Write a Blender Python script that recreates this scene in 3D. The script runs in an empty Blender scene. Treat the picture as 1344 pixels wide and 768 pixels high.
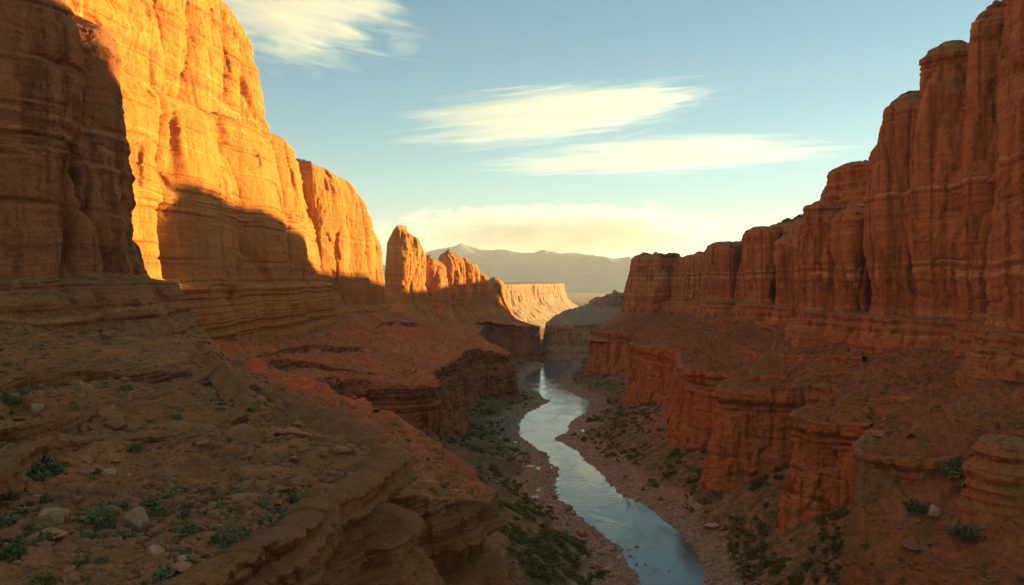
import bpy, math, random
import numpy as np
from mathutils import Vector

R = math.radians
random.seed(7)
rng = np.random.default_rng(7)
sc = bpy.context.scene
C = sc.collection

# ------------------------------------------------------------------ camera, sky, sun, exposure
H = 120.0                      # camera height above the river
HY = 368.0                     # horizon row of the 1344x768 photograph
F = 1000.0                     # focal length in pixels of that photograph
cd = bpy.data.cameras.new('camera')
cam = bpy.data.objects.new('camera', cd); C.objects.link(cam)
cam.location = (0, 0, H); cam.rotation_euler = (R(90), 0, 0)
cd.sensor_width = 36; cd.lens = 36 * F / 1344
cd.shift_y = -(384 - HY) / 1344
cd.clip_start = 0.5; cd.clip_end = 60000
sc.camera = cam

SUN_AZ, SUN_EL = 55.0, 7.3
w = bpy.data.worlds.new('World'); sc.world = w; w.use_nodes = True
wn = w.node_tree; wn.nodes.clear()
wo = wn.nodes.new('ShaderNodeOutputWorld'); wb = wn.nodes.new('ShaderNodeBackground')
sk = wn.nodes.new('ShaderNodeTexSky'); sk.sky_type = 'NISHITA'; sk.sun_disc = False
sk.sun_elevation = R(SUN_EL); sk.sun_rotation = R(SUN_AZ)
sk.air_density = 1.0; sk.dust_density = 0.05; sk.ozone_density = 1.0; sk.altitude = 1200
wb.inputs['Strength'].default_value = 0.05
tint = wn.nodes.new('ShaderNodeMix'); tint.data_type = 'RGBA'; tint.blend_type = 'MULTIPLY'; tint.inputs[0].default_value = 1
tint.inputs[7].default_value = (1.50, 1.84, 1.82, 1)
gam = wn.nodes.new('ShaderNodeGamma'); gam.inputs[1].default_value = .62
wn.links.new(sk.outputs[0], gam.inputs[0]); wn.links.new(gam.outputs[0], tint.inputs[6]); wtc = wn.nodes.new('ShaderNodeTexCoord'); wsp = wn.nodes.new('ShaderNodeSeparateXYZ'); wn.links.new(wtc.outputs['Generated'], wsp.inputs[0])
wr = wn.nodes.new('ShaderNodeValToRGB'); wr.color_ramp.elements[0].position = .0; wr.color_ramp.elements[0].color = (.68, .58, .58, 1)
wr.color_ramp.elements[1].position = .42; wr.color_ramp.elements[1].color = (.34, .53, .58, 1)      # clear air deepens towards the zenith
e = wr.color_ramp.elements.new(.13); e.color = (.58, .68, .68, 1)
e = wr.color_ramp.elements.new(.85); e.color = (1.0, .82, .67, 1)        # warm bright overhead sky, added above the view to fill the shadows
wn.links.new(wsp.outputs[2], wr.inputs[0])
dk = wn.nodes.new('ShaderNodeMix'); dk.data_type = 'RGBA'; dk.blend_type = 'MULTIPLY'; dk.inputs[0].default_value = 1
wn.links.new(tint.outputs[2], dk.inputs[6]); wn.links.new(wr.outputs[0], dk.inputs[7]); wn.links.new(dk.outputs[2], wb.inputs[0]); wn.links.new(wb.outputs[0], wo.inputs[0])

sd = bpy.data.lights.new('sun', 'SUN'); sun = bpy.data.objects.new('sun', sd); C.objects.link(sun)
sd.energy = 4.3; sd.angle = R(0.6); sd.color = (1.0, 0.70, 0.25)
sdir = Vector((math.sin(R(SUN_AZ)) * math.cos(R(SUN_EL)), math.cos(R(SUN_AZ)) * math.cos(R(SUN_EL)), math.sin(R(SUN_EL))))
sun.rotation_euler = sdir.to_track_quat('Z', 'Y').to_euler()
sun.location = (300, 0, 900)

sc.view_settings.view_transform = 'Standard'; sc.view_settings.look = 'None'
sc.view_settings.exposure = 2.3; sc.view_settings.gamma = 1.0
sc.render.engine = 'CYCLES'
cy = sc.cycles
cy.max_bounces = 6; cy.diffuse_bounces = 4; cy.glossy_bounces = 3; cy.transmission_bounces = 2
cy.volume_bounces = 2; cy.transparent_max_bounces = 8
cy.use_denoising = True; cy.caustics_reflective = False; cy.caustics_refractive = False
cy.sample_clamp_indirect = 6

# ------------------------------------------------------------------ noise (numpy)
def _hash(ix, iy, iz, seed):
    h = (ix.astype(np.uint32) * np.uint32(374761393) + iy.astype(np.uint32) * np.uint32(668265263)
         + iz.astype(np.uint32) * np.uint32(2147483647) + np.uint32(seed * 974711 + 13))
    h = (h ^ (h >> np.uint32(13))) * np.uint32(1274126177)
    h = (h ^ (h >> np.uint32(16))) * np.uint32(2246822519)
    return h ^ (h >> np.uint32(15))

_G = rng.normal(size=(256, 3)).astype(np.float32); _G /= np.linalg.norm(_G, axis=1)[:, None]

def noise(x, y, z, seed=0):
    """Perlin noise, about -1..1, any array shape."""
    x, y, z = np.broadcast_arrays(np.asarray(x, np.float32), np.asarray(y, np.float32), np.asarray(z, np.float32))
    fx, fy, fz = np.floor(x), np.floor(y), np.floor(z)
    ix, iy, iz = fx.astype(np.int64), fy.astype(np.int64), fz.astype(np.int64)
    x, y, z = x - fx, y - fy, z - fz
    u, v, q = (t * t * t * (t * (t * 6 - 15) + 10) for t in (x, y, z))
    out = 0
    for dx in (0, 1):
        for dy in (0, 1):
            for dz in (0, 1):
                g = _G[_hash(ix + dx, iy + dy, iz + dz, seed) & np.uint32(255)]
                d = g[..., 0] * (x - dx) + g[..., 1] * (y - dy) + g[..., 2] * (z - dz)
                out = out + d * (u if dx else 1 - u) * (v if dy else 1 - v) * (q if dz else 1 - q)
    return out * 1.6

def fbm(x, y, z, oct=4, seed=0, gain=0.5):
    a, s, o = 1.0, 1.0, 0
    for k in range(oct):
        o = o + a * noise(x * s, y * s, z * s, seed + k * 17); a *= gain; s *= 2.03
    return o

def smooth(a, b, x):
    t = np.clip((x - a) / (b - a), 0, 1); return t * t * (3 - 2 * t)

# sediment layers: how far each bed stands out, in a table over height
def _layers(seed, tmin, tmax, soft):
    g = np.random.default_rng(seed); dz = 0.05
    tab = np.zeros(int(420 / dz)); i = 0
    while i < len(tab):
        n = int(g.uniform(tmin, tmax) / dz); n = max(n, 4)
        t = np.linspace(-1, 1, n)
        seg = g.uniform(-1, 1) + 0.55 * np.sqrt(np.clip(1 - t * t, 0, 1))
        m = min(n, len(tab) - i); tab[i:i + m] = seg[:m]; i += n
    k = max(1, int(soft / dz)); ker = np.hanning(2 * k + 3); ker /= ker.sum()
    return np.convolve(tab, ker, 'same')
_LA, _LB = _layers(3, 1.6, 6.0, 0.35), _layers(5, 0.45, 1.5, 0.12)
def beds(z, which):
    t = _LA if which == 0 else _LB
    f = np.clip((z + 60) / 0.05, 0, len(t) - 2); i = f.astype(int)
    return t[i] * (1 - (f - i)) + t[i + 1] * (f - i)

# ------------------------------------------------------------------ mesh helpers
def grid_mesh(name, P, closed=False, flip=False):
    """P: (rows, cols, 3) -> mesh with smooth quads."""
    r, c = P.shape[:2]
    me = bpy.data.meshes.new(name)
    idx = np.arange(r * c).reshape(r, c)
    if closed:
        idx = np.concatenate([idx, idx[:, :1]], 1)
    a, b, d, e = idx[:-1, :-1], idx[:-1, 1:], idx[1:, 1:], idx[1:, :-1]
    q = np.stack([a, b, d, e] if not flip else [a, e, d, b], -1).reshape(-1, 4)
    raw_mesh(me, P.reshape(-1, 3), q)
    return me

def raw_mesh(me, V, Q):
    n, k = len(Q), Q.shape[1]
    me.vertices.add(len(V)); me.vertices.foreach_set('co', np.ascontiguousarray(V, np.float32).ravel())
    me.loops.add(n * k); me.loops.foreach_set('vertex_index', np.ascontiguousarray(Q, np.int32).ravel())
    me.polygons.add(n); me.polygons.foreach_set('loop_start', np.arange(0, n * k, k, dtype=np.int32))
    me.polygons.foreach_set('use_smooth', np.ones(n, dtype=bool))
    me.update(calc_edges=True)

def link(name, me, mat, parent=None):
    o = bpy.data.objects.new(name, me); C.objects.link(o)
    if mat is not None and not me.materials:
        me.materials.append(mat)
    if parent is not None: o.parent = parent
    return o

def tag(o, label=None, cat=None, group=None, kind=None):
    if label: o['label'] = label
    if cat: o['category'] = cat
    if group: o['group'] = group
    if kind: o['kind'] = kind
    return o

def catmull(P, n, closed):
    P = np.asarray(P, float); m = len(P)
    segs = m if closed else m - 1
    t = np.linspace(0, segs, n, endpoint=not closed); i = np.minimum(t.astype(int), segs - 1); f = (t - i)[:, None]
    g = (lambda k: P[k % m]) if closed else (lambda k: P[np.clip(k, 0, m - 1)])
    p0, p1, p2, p3 = g(i - 1), g(i), g(i + 1), g(i + 2)
    tau = 0.42
    m1, m2 = tau * (p2 - p0), tau * (p3 - p1)
    return ((2 * f**3 - 3 * f**2 + 1) * p1 + (f**3 - 2 * f**2 + f) * m1 + (-2 * f**3 + 3 * f**2) * p2 + (f**3 - f**2) * m2)

def grid_normals(P, closed):
    if closed:
        du = np.roll(P, -1, 1) - np.roll(P, 1, 1)
    else:
        du = np.gradient(P, axis=1)
    dv = np.gradient(P, axis=0)
    n = np.cross(du, dv); n /= np.maximum(np.linalg.norm(n, axis=2, keepdims=True), 1e-9)
    return n

QUAL = 1.0
JOINTS = np.cumsum(np.random.default_rng(12).uniform(6, 21, 24))
def resample(P, closed, pix, hide=5.0, cap=2600):
    """spread the outline's points so that each step is about pix pixels wide where the camera can see it"""
    Q = catmull(P, 6000, closed)
    d = np.diff(np.concatenate([Q, Q[:1]]) if closed else Q, axis=0)
    L = np.linalg.norm(d[:, :2], axis=1)
    if not closed: Q = Q[:-1]
    tn = d[:, :2] / np.maximum(L[:, None], 1e-9)
    nrm = np.stack([tn[:, 1], -tn[:, 0]], 1)
    dist = np.maximum(np.hypot(Q[:, 0], Q[:, 1]), 30)
    face = -(nrm * Q[:, :2]).sum(1) / dist
    step = pix * dist / F / QUAL
    step = np.where(face > -0.3, step, step * hide)
    cum = np.concatenate([[0], np.cumsum(L / step)]); n = int(np.clip(cum[-1], 24, cap))
    s = np.linspace(0, cum[-1], n, endpoint=not closed)
    k = np.arange(len(cum)); kk = np.interp(s, cum, k)
    Qc = np.concatenate([Q, Q[:1]] if closed else [Q, Q[-1:]])
    return np.stack([np.interp(kk, k, Qc[:, j]) for j in range(Q.shape[1])], 1)

def cliff_mesh(name, ctrl, zb, profile, closed=True, spine=None, pix=1.3, shoulder=12.0, sk=0.6, dome=4.0,
               flute=(5.0, 30.0), flute2=(1.6, 9.0), bedA=1.0, bedB=0.35, zones=((84, 120, 1.0), (148, 158, .6)), rough=0.5,
               topbeds=0.0, seed=0, lip=7.0, capnoise=2.0, maxrows=620, lean=None):
    """A body of layered rock: an outline in plan with a top height at each point, raised through a profile of insets,
    broken by upright joints and by beds, with a weathered cap (closed) or a lip let into the slope behind (open)."""
    if closed:
        c = np.asarray(ctrl, float)
        if (c[:, 0] * np.roll(c[:, 1], -1) - c[:, 1] * np.roll(c[:, 0], -1)).sum() < 0: ctrl = ctrl[::-1]
    P = resample(ctrl, closed, pix)
    n = len(P)
    xy, zt = P[:, :2], P[:, 2]
    if not closed:
        q = noise(xy[:, 0] / 9, xy[:, 1] / 9, zt * 0 + seed, 91); zt = zt + np.floor(q * 3 + .5) * .33 * min(1.5, lip / 6) + .5 * noise(xy[:, 0] / 25, xy[:, 1] / 25, zt * 0, seed + 1)
    d = (np.roll(xy, -1, 0) - np.roll(xy, 1, 0)) if closed else np.gradient(xy, axis=0)
    nr = np.stack([d[:, 1], -d[:, 0]], 1); nr /= np.maximum(np.linalg.norm(nr, axis=1)[:, None], 1e-9)
    k = max(3, n // 60); ker = np.hanning(2 * k + 1); ker /= ker.sum()
    for j in (0, 1):
        v = np.concatenate([nr[-k:, j], nr[:, j], nr[:k, j]]) if closed else np.pad(nr[:, j], k, 'edge')
        nr[:, j] = np.convolve(v, ker, 'valid')
    nr /= np.linalg.norm(nr, axis=1)[:, None]
    zbv = np.full(n, float(zb)) if np.isscalar(zb) else zb(xy)
    dmin = max(30, np.hypot(xy[:, 0], xy[:, 1]).min())
    rows = int(np.clip((zt.max() - zbv.min()) / (pix * dmin / F) * QUAL, 12, maxrows))
    t = np.linspace(0, 1, rows)[:, None]
    Z = zbv[None] + t * (zt - zbv)[None]
    pz, pi = zip(*profile)
    ins = np.interp(Z, pz, pi)
    h = zt[None] - Z
    s = np.clip(1 - h / shoulder, 0, 1)
    ins = ins + shoulder * sk * (1 - np.sqrt(np.clip(1 - s * s, 0, 1)))
    X = xy[None, :, 0] - nr[None, :, 0] * ins; Y = xy[None, :, 1] - nr[None, :, 1] * ins
    if lean is not None:
        q = np.clip((Z - lean[0]) / (lean[1] - lean[0]), 0, 1.3); X = X + lean[2] * q; Y = Y + lean[3] * q
    warp = fbm(X / 45, Y / 45, Z / 30, 2, seed + 3) * 1.3
    band = np.zeros_like(Z) + 0.12
    for z0, z1, wgt in zones:
        band = np.maximum(band, wgt * smooth(z0 - 2, z0, Z + warp) * (1 - smooth(z1, z1 + 2, Z + warp)))
    if topbeds: band = np.maximum(band, topbeds * smooth(0, 1, 1 - h / (shoulder * 2.2)))
    wx = noise(X / 28, Y / 28, Z / 90, seed + 9) * 2
    low = 1 - 0.5 * np.clip(band, 0, 1)
    lobe = lambda q: np.sqrt(np.abs(q) + .004) * 1.5 - .78          # rounded columns parted by sharp upright cracks
    a, b = flute
    out = a * low * lobe(noise((X + wx) / b, (Y - wx) / b, Z / (b * 3.2), seed + 21))
    a, b = flute2
    some = smooth(-.25, .3, noise(X / 40, Y / 40, Z / 60, seed + 37))
    out = out + a * low * some * lobe(noise((X + wx * .4) / b, Y / b, Z / (b * 5), seed + 33))
    out = out + a * .4 * low * some * lobe(noise(X / b * 2.3, Y / b * 2.3, Z / (b * 3), seed + 35))
    # open joints and bedding planes
    jn = noise((X + wx) / (b * 3.1), (Y - wx) / (b * 3.1), Z / (b * 16), seed + 45); out = out - (.38 * flute[0] + .5) * np.exp(-(jn / .035) ** 2) * smooth(-.2, .2, noise(X / 60, Y / 60, Z / 45, seed + 46))
    jm = smooth(-.15, .3, noise(X / 45, Y / 45, Z / 9, seed + 47))
    for zk in JOINTS:
        out = out - jm * (.10 * flute[0] + .35) * np.exp(-((Z + warp - zk) / .55) ** 2)
    # slabs that have come away along flat faces
    sl = noise(X / 15, Y / 15, Z / 34, seed + 41); out = out - .28 * a * np.floor(sl * 4 + .5)
    bl = noise(X / 5.5, Y / 5.5, Z / 4.5, seed + 43); out = out - .44 * rough * np.floor(bl * 4 + .5) * (.5 + band)
    # spalled hollows
    sp = fbm(X / 22, Y / 22, Z / 26, 3, seed + 51)
    out = out - 1.6 * smooth(0.42, 0.62, sp)
    out = out + band * (bedA * beds(Z + warp, 0) + bedB * beds(Z + warp * 1.2, 1))
    rg, am, fq = 0, 1.0, 1.0
    for q in range(4):                                              # broken, sharp-edged rock
        rg = rg + am * (.42 - 1.25 * np.abs(noise(X / 6 * fq, Y / 6 * fq, Z / 4 * fq, seed + 61 + q))); am *= .52; fq *= 2.1
    out = out + 1.5 * rough * rg
    X = X + nr[None, :, 0] * out; Y = Y + nr[None, :, 1] * out
    G = np.stack([X, Y, Z], -1)
    if closed:
        S = catmull(spine, 200, False) if len(spine) > 1 else np.repeat(np.asarray(spine, float), 2, 0)
        j = ((xy[:, None, :] - S[None, :, :2]) ** 2).sum(2).argmin(1)
        kk = int(np.clip(rows // 4, 10, 150)); rim = G[-1]
        sm = np.convolve(np.concatenate([j[-25:], j, j[:25]]), np.ones(51) / 51, 'valid')
        T = np.stack([np.interp(sm, np.arange(len(S)), S[:, 0]), np.interp(sm, np.arange(len(S)), S[:, 1])], 1)
        caps = []
        for q in np.linspace(0, 1, kk + 1)[1:]:
            p = rim[:, :2] * (1 - q) + T * q
            z = rim[:, 2] + dome * (1 - (1 - q) ** 2)
            nz = fbm(p[:, 0] / 16, p[:, 1] / 16, z * 0 + 3.3, 5, seed + 71)
            nz = np.round(nz * 2.5) / 2.5 * .5 + nz * .5
            caps.append(np.stack([p[:, 0], p[:, 1], z + capnoise * nz * min(1, q * 8)], 1))
        G = np.concatenate([G, np.array(caps)], 0)
    else:
        L = []
        for q in np.linspace(0, 1, 14)[1:]:
            p = G[-1].copy(); tgt = xy - nr * lip
            p[:, :2] = p[:, :2] * (1 - q) + tgt * q; p[:, 2] = zt + .25 * math.sin(min(1, q * 2.2) * math.pi) - 1.6 * q * q
            p[:, 2] += .3 * fbm(p[:, 0] / 3, p[:, 1] / 3, p[:, 2] / 3, 3, seed + 81)
            L.append(p)
        G = np.concatenate([G, np.array(L)], 0)
    return grid_mesh(name, G.astype(np.float32), closed)

# ------------------------------------------------------------------ node helpers
class NT:
    def __init__(s, name):
        s.m = bpy.data.materials.new(name); s.m.use_nodes = True; s.t = s.m.node_tree; s.t.nodes.clear()
        s.out = s.n('ShaderNodeOutputMaterial'); s.b = s.n('ShaderNodeBsdfPrincipled')
        s.t.links.new(s.b.outputs[0], s.out.inputs[0])
        s.geo = s.n('ShaderNodeNewGeometry'); s.pos = s.geo.outputs['Position']
    def n(s, k): return s.t.nodes.new(k)
    def l(s, a, b): s.t.links.new(a, b)
    def put(s, sock, v):
        if isinstance(v, (int, float)): sock.default_value = v
        elif isinstance(v, tuple): sock.default_value = v if len(v) == len(sock.default_value) else (*v, 1)
        else: s.l(v, sock)
    def vmul(s, v, k):
        q = s.n('ShaderNodeVectorMath'); q.operation = 'MULTIPLY'; s.put(q.inputs[0], v); q.inputs[1].default_value = k
        return q.outputs[0]
    def noise(s, v, scale, det=4, rough=.55, dist=0):
        q = s.n('ShaderNodeTexNoise'); q.inputs['Scale'].default_value = scale; q.inputs['Detail'].default_value = det
        q.inputs['Roughness'].default_value = rough; q.inputs['Distortion'].default_value = dist
        s.put(q.inputs['Vector'], v); return q.outputs[0]
    def voro(s, v, scale, feat='F1', out=0, rnd=1.0):
        q = s.n('ShaderNodeTexVoronoi'); q.feature = feat; q.inputs['Scale'].default_value = scale
        q.inputs['Randomness'].default_value = rnd; s.put(q.inputs['Vector'], v); return q.outputs[out]
    def math(s, op, a, b=0.0, clamp=False):
        q = s.n('ShaderNodeMath'); q.operation = op; q.use_clamp = clamp; s.put(q.inputs[0], a); s.put(q.inputs[1], b); return q.outputs[0]
    def ramp(s, f, stops, interp='LINEAR'):
        q = s.n('ShaderNodeValToRGB'); q.color_ramp.interpolation = interp; e = q.color_ramp.elements
        while len(e) < len(stops): e.new(.5)
        for k, (p, c) in enumerate(stops):
            e[k].position = p; e[k].color = (*c, 1) if isinstance(c, tuple) else (c, c, c, 1)
        s.l(f, q.inputs[0]); return q.outputs[0]
    def mix(s, f, a, b, mode='MIX'):
        q = s.n('ShaderNodeMix'); q.data_type = 'RGBA'; q.blend_type = mode
        s.put(q.inputs[0], f); s.put(q.inputs[6], a); s.put(q.inputs[7], b); return q.outputs[2]
    def sep(s, v, k):
        q = s.n('ShaderNodeSeparateXYZ'); s.l(v, q.inputs[0]); return q.outputs[k]
    def bump(s, h, strength, dist, nrm=None):
        q = s.n('ShaderNodeBump'); q.inputs['Strength'].default_value = strength; q.inputs['Distance'].default_value = dist
        s.l(h, q.inputs['Height'])
        if nrm is not None: s.l(nrm, q.inputs['Normal'])
        return q.outputs[0]

def sandstone(name, base, dark, pale, dirt, fine=1.0, bandz=None, bk=1.7, cover=.85, streak=1.0):
    s = NT(name)
    wv = s.noise(s.vmul(s.pos, (.02, .02, .03)), 1, 3)
    wz = s.math('ADD', s.sep(s.pos, 2), s.math('MULTIPLY', wv, 7.0))
    cz = s.n('ShaderNodeCombineXYZ'); s.l(wz, cz.inputs[2])
    b1 = s.noise(cz.outputs[0], .11, 5, .62)          # broad beds
    b2 = s.noise(cz.outputs[0], .9, 4, .7)            # thin beds
    col = s.ramp(b1, [(.36, dark), (.46, base), (.54, base), (.66, pale)])
    col = s.mix(s.ramp(b2, [(.35, .0), (.7, .55)]), col, s.mix(.5, col, pale))
    col = s.mix(s.ramp(s.noise(cz.outputs[0], 2.2, 2, .5), [(.34, .55), (.42, 0.0)]), col, dark)
    st = s.noise(s.vmul(s.pos, (.22, .22, .012)), 1, 6, .62, .4)      # water streaks down the face
    st2 = s.noise(s.vmul(s.pos, (1.3, 1.3, .05)), 1, 4, .6)
    if bandz:
        for zz, wd in bandz:
            q = s.math('ABSOLUTE', s.math('SUBTRACT', s.math('ADD', s.sep(s.pos, 2), s.math('MULTIPLY', s.math('SUBTRACT', wv, .5), 8.0)), zz))
            col = s.mix(s.ramp(s.math('DIVIDE', q, wd), [(.7, .62), (1.0, 0.0)]), col, tuple(min(1, c * 1.15) for c in pale))
    nz = s.sep(s.geo.outputs['Normal'], 2)
    steep = s.ramp(nz, [(.35, 1.0), (.6, 0.0)])
    f = s.math('MULTIPLY', s.ramp(st, [(.46, 0.0), (.60, .85 * streak)]), steep)
    col = s.mix(f, col, tuple(c * .42 for c in base))
    f = s.math('MULTIPLY', s.ramp(st2, [(.52, 0.0), (.70, .22 * streak)]), steep)
    col = s.mix(f, col, tuple(c * .55 for c in base))
    ck = s.voro(s.vmul(s.pos, (.16, .16, .05)), 1, 'DISTANCE_TO_EDGE')
    wk = s.noise(s.pos, .3, 4, .6); ck = s.math('ADD', ck, s.math('MULTIPLY', s.math('SUBTRACT', wk, .5), .10))
    crack = s.math('MULTIPLY', s.ramp(ck, [(.0, 1.0), (.022, 0.0)]), s.ramp(s.noise(s.pos, .045, 3), [(.45, 0.0), (.6, .8)]))
    col = s.mix(s.math('MULTIPLY', crack, .3), col, tuple(c * .35 for c in dark))
    blot = s.noise(s.pos, .06, 5, .6)
    col = s.mix(s.ramp(blot, [(.35, .4), (.55, 0.0)]), col, dark)
    grain = s.noise(s.pos, 3.0 * fine, 5, .7)
    col = s.mix(1.0, col, s.ramp(grain, [(.28, .5), (.72, 1.42)]), 'MULTIPLY')
    deb = s.noise(s.pos, .5, 6, .7)
    flat = s.math('MULTIPLY', s.ramp(nz, [(.5, 0.0), (.8, 1.0)]), cover)
    dcol = s.mix(s.ramp(deb, [(.45, 0.0), (.55, 1.0)]), dirt, tuple(c * .5 for c in dirt))
    col = s.mix(flat, col, dcol)
    s.l(col, s.b.inputs['Base Color']); s.b.inputs['Roughness'].default_value = .93
    s.b.inputs['Specular IOR Level'].default_value = .15
    n1 = s.bump(s.math('SUBTRACT', s.noise(s.pos, .45, 9, .7), s.math('MULTIPLY', crack, .25)), .8, bk)
    n2 = s.bump(b2, .6, .7, n1)
    n3 = s.bump(st2, .3, .35, n2)
    n4 = s.bump(s.noise(s.pos, 4.0 * fine, 5, .7), .55, .14, n3)
    s.l(n4, s.b.inputs['Normal'])
    return s.m

def dirt_mat(name, c1, c2, rock, grass, scrub=0.35, peb=1.0, shore=None):
    s = NT(name)
    big = s.noise(s.pos, .035, 6, .62)
    mid = s.noise(s.pos, .35, 7, .68)
    col = s.mix(s.ramp(big, [(.38, 0.0), (.62, 1.0)]), c1, c2)
    col = s.mix(1.0, col, s.ramp(mid, [(.3, .55), (.7, 1.35)]), 'MULTIPLY')
    cz = s.vmul(s.pos, (.03, .03, .75))
    col = s.mix(s.ramp(s.noise(cz, 1, 3), [(.52, 0.0), (.66, .5)]), col, rock)
    v = s.voro(s.pos, 1.1 * peb); vc = s.voro(s.pos, 1.1 * peb, out=1)
    pick = s.sep(vc, 0)
    isrock = s.math('MULTIPLY', s.ramp(v, [(.28, 1.0), (.36, 0.0)]), s.ramp(pick, [(.55, 0.0), (.6, 1.0)]))
    v2 = s.voro(s.pos, 3.4 * peb); vc2 = s.voro(s.pos, 3.4 * peb, out=1)
    isr2 = s.math('MULTIPLY', s.ramp(v2, [(.3, 1.0), (.42, 0.0)]), s.ramp(s.sep(vc2, 1), [(.5, 0.0), (.55, 1.0)]))
    rc = s.mix(s.sep(vc, 1), tuple(c * .6 for c in rock), tuple(min(1, c * 1.5) for c in rock))
    col = s.mix(isr2, col, s.mix(s.sep(vc2, 2), tuple(c * .55 for c in rock), tuple(c * 1.4 for c in rock)))
    col = s.mix(isrock, col, rc)
    gr = s.math('MULTIPLY', s.ramp(s.noise(s.pos, .11, 5, .65), [(.5, 0.0), (.62, 1.0)]), s.ramp(s.noise(s.pos, 1.6, 5, .7), [(.47, 0.0), (.57, 1.0)]))
    col = s.mix(s.math('MULTIPLY', gr, scrub), col, grass)
    if shore:
        at_ = s.n('ShaderNodeAttribute'); at_.attribute_name = 'shore'; sf = at_.outputs['Fac']
        sl = s.voro(s.vmul(s.pos, (.22, .16, .3)), 1, 'DISTANCE_TO_EDGE'); sl = s.math('ADD', sl, s.math('MULTIPLY', s.math('SUBTRACT', mid, .5), .12))
        gap = s.ramp(sl, [(.0, 1.0), (.05, 0.0)])
        rk = s.mix(s.ramp(s.noise(s.pos, .16, 6, .65), [(.35, 0.0), (.65, 1.0)]), shore, tuple(c * 1.45 for c in shore))
        rk = s.mix(s.math('MULTIPLY', gap, .7), rk, tuple(c * .4 for c in shore))
        col = s.mix(sf, col, s.mix(1.0, rk, s.ramp(mid, [(.3, .65), (.7, 1.3)]), 'MULTIPLY'))
        at2 = s.n('ShaderNodeAttribute'); at2.attribute_name = 'green'
        gn = s.mix(s.noise(s.pos, .8, 4, .6), grass, tuple(c * 1.9 for c in grass))
        col = s.mix(s.math('MULTIPLY', at2.outputs['Fac'], s.ramp(s.noise(s.pos, .22, 6, .7), [(.42, 0.0), (.56, .85)])), col, gn)
    s.l(col, s.b.inputs['Base Color']); s.b.inputs['Roughness'].default_value = .95
    s.b.inputs['Specular IOR Level'].default_value = .1
    n1 = s.bump(mid, .8, .9)
    n2 = s.bump(s.math('ADD', isrock, s.math('MULTIPLY', isr2, .35)), .8, .35, n1)
    n2 = s.bump(s.noise(s.pos, 1.5 * peb, 6, .72), .8, .4, n2)
    n3 = s.bump(s.noise(s.pos, 7 * peb, 5, .7), .6, .1, n2)
    s.l(n3, s.b.inputs['Normal'])
    return s.m

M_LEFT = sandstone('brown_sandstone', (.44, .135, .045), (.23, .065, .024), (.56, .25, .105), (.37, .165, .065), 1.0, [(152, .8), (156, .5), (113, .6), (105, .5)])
M_LEDGE = sandstone('ledge_sandstone', (.40, .135, .046), (.20, .065, .025), (.52, .23, .095), (.37, .165, .065), 1.3, None, 2.0, .35)
M_GOLD = sandstone('golden_sandstone', (.56, .19, .034), (.34, .095, .022), (.66, .27, .06), (.46, .20, .055), 1.0, [(154, .9), (158, .5), (205, .8), (116, .6), (106, .5), (182, .5), (226, .9)], .9, .85, .4)
M_RIGHT = sandstone('red_sandstone', (.50, .155, .036), (.25, .07, .019), (.64, .29, .10), (.35, .17, .065), 1.0, [(124, 1.6), (128.5, .7), (103, 1.0), (166, .8), (92, .7)])
M_DIRTL = dirt_mat('slope_dirt', (.38, .12, .038), (.48, .185, .064), (.44, .175, .07), (.15, .115, .04), .6)
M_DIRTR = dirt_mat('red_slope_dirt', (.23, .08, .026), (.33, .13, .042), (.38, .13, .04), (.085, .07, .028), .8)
M_FLOOR = dirt_mat('valley_dirt', (.26, .115, .05), (.33, .16, .075), (.30, .17, .10), (.055, .06, .024), .9, .6, (.26, .17, .11))
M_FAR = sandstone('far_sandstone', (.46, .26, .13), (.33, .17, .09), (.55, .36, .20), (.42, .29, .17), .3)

# ------------------------------------------------------------------ river course: (distance, left bank, right bank)
RIV = np.array([(120, 30, 84), (250, 35, 83), (303, 46, 81), (345, 44, 85), (377, 34, 80), (417, 21, 72), (448, 22, 61), (484, 24, 57),
                (526, 20, 52), (577, 6, 38), (638, 1, 52), (694, 13, 71), (759, 34, 79), (839, 16, 60), (902, 8, 57), (976, 19, 70),
                (1062, 42, 88), (1165, 38, 92), (1260, 60, 100), (1400, 120, 160), (1600, 220, 260), (2000, 300, 340), (14000, 300, 340)], float)
def river_dist(x, y):
    wob = noise(x * 0 + 1.5, y / 34, y * 0 + .5, 4) * 3.5 + noise(x * 0 + 7.5, y / 13, y * 0 + .5, 5) * 1.6
    wob2 = noise(x * 0 + 3.5, y / 30, y * 0 + .5, 8) * 3.5 + noise(x * 0 + 9.5, y / 12, y * 0 + .5, 9) * 1.6
    l = np.interp(y, RIV[:, 0], RIV[:, 1]) + wob; r = np.interp(y, RIV[:, 0], RIV[:, 2]) + wob2
    return np.maximum(l - x, x - r) + 3.0, x - (l + r) / 2

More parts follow.
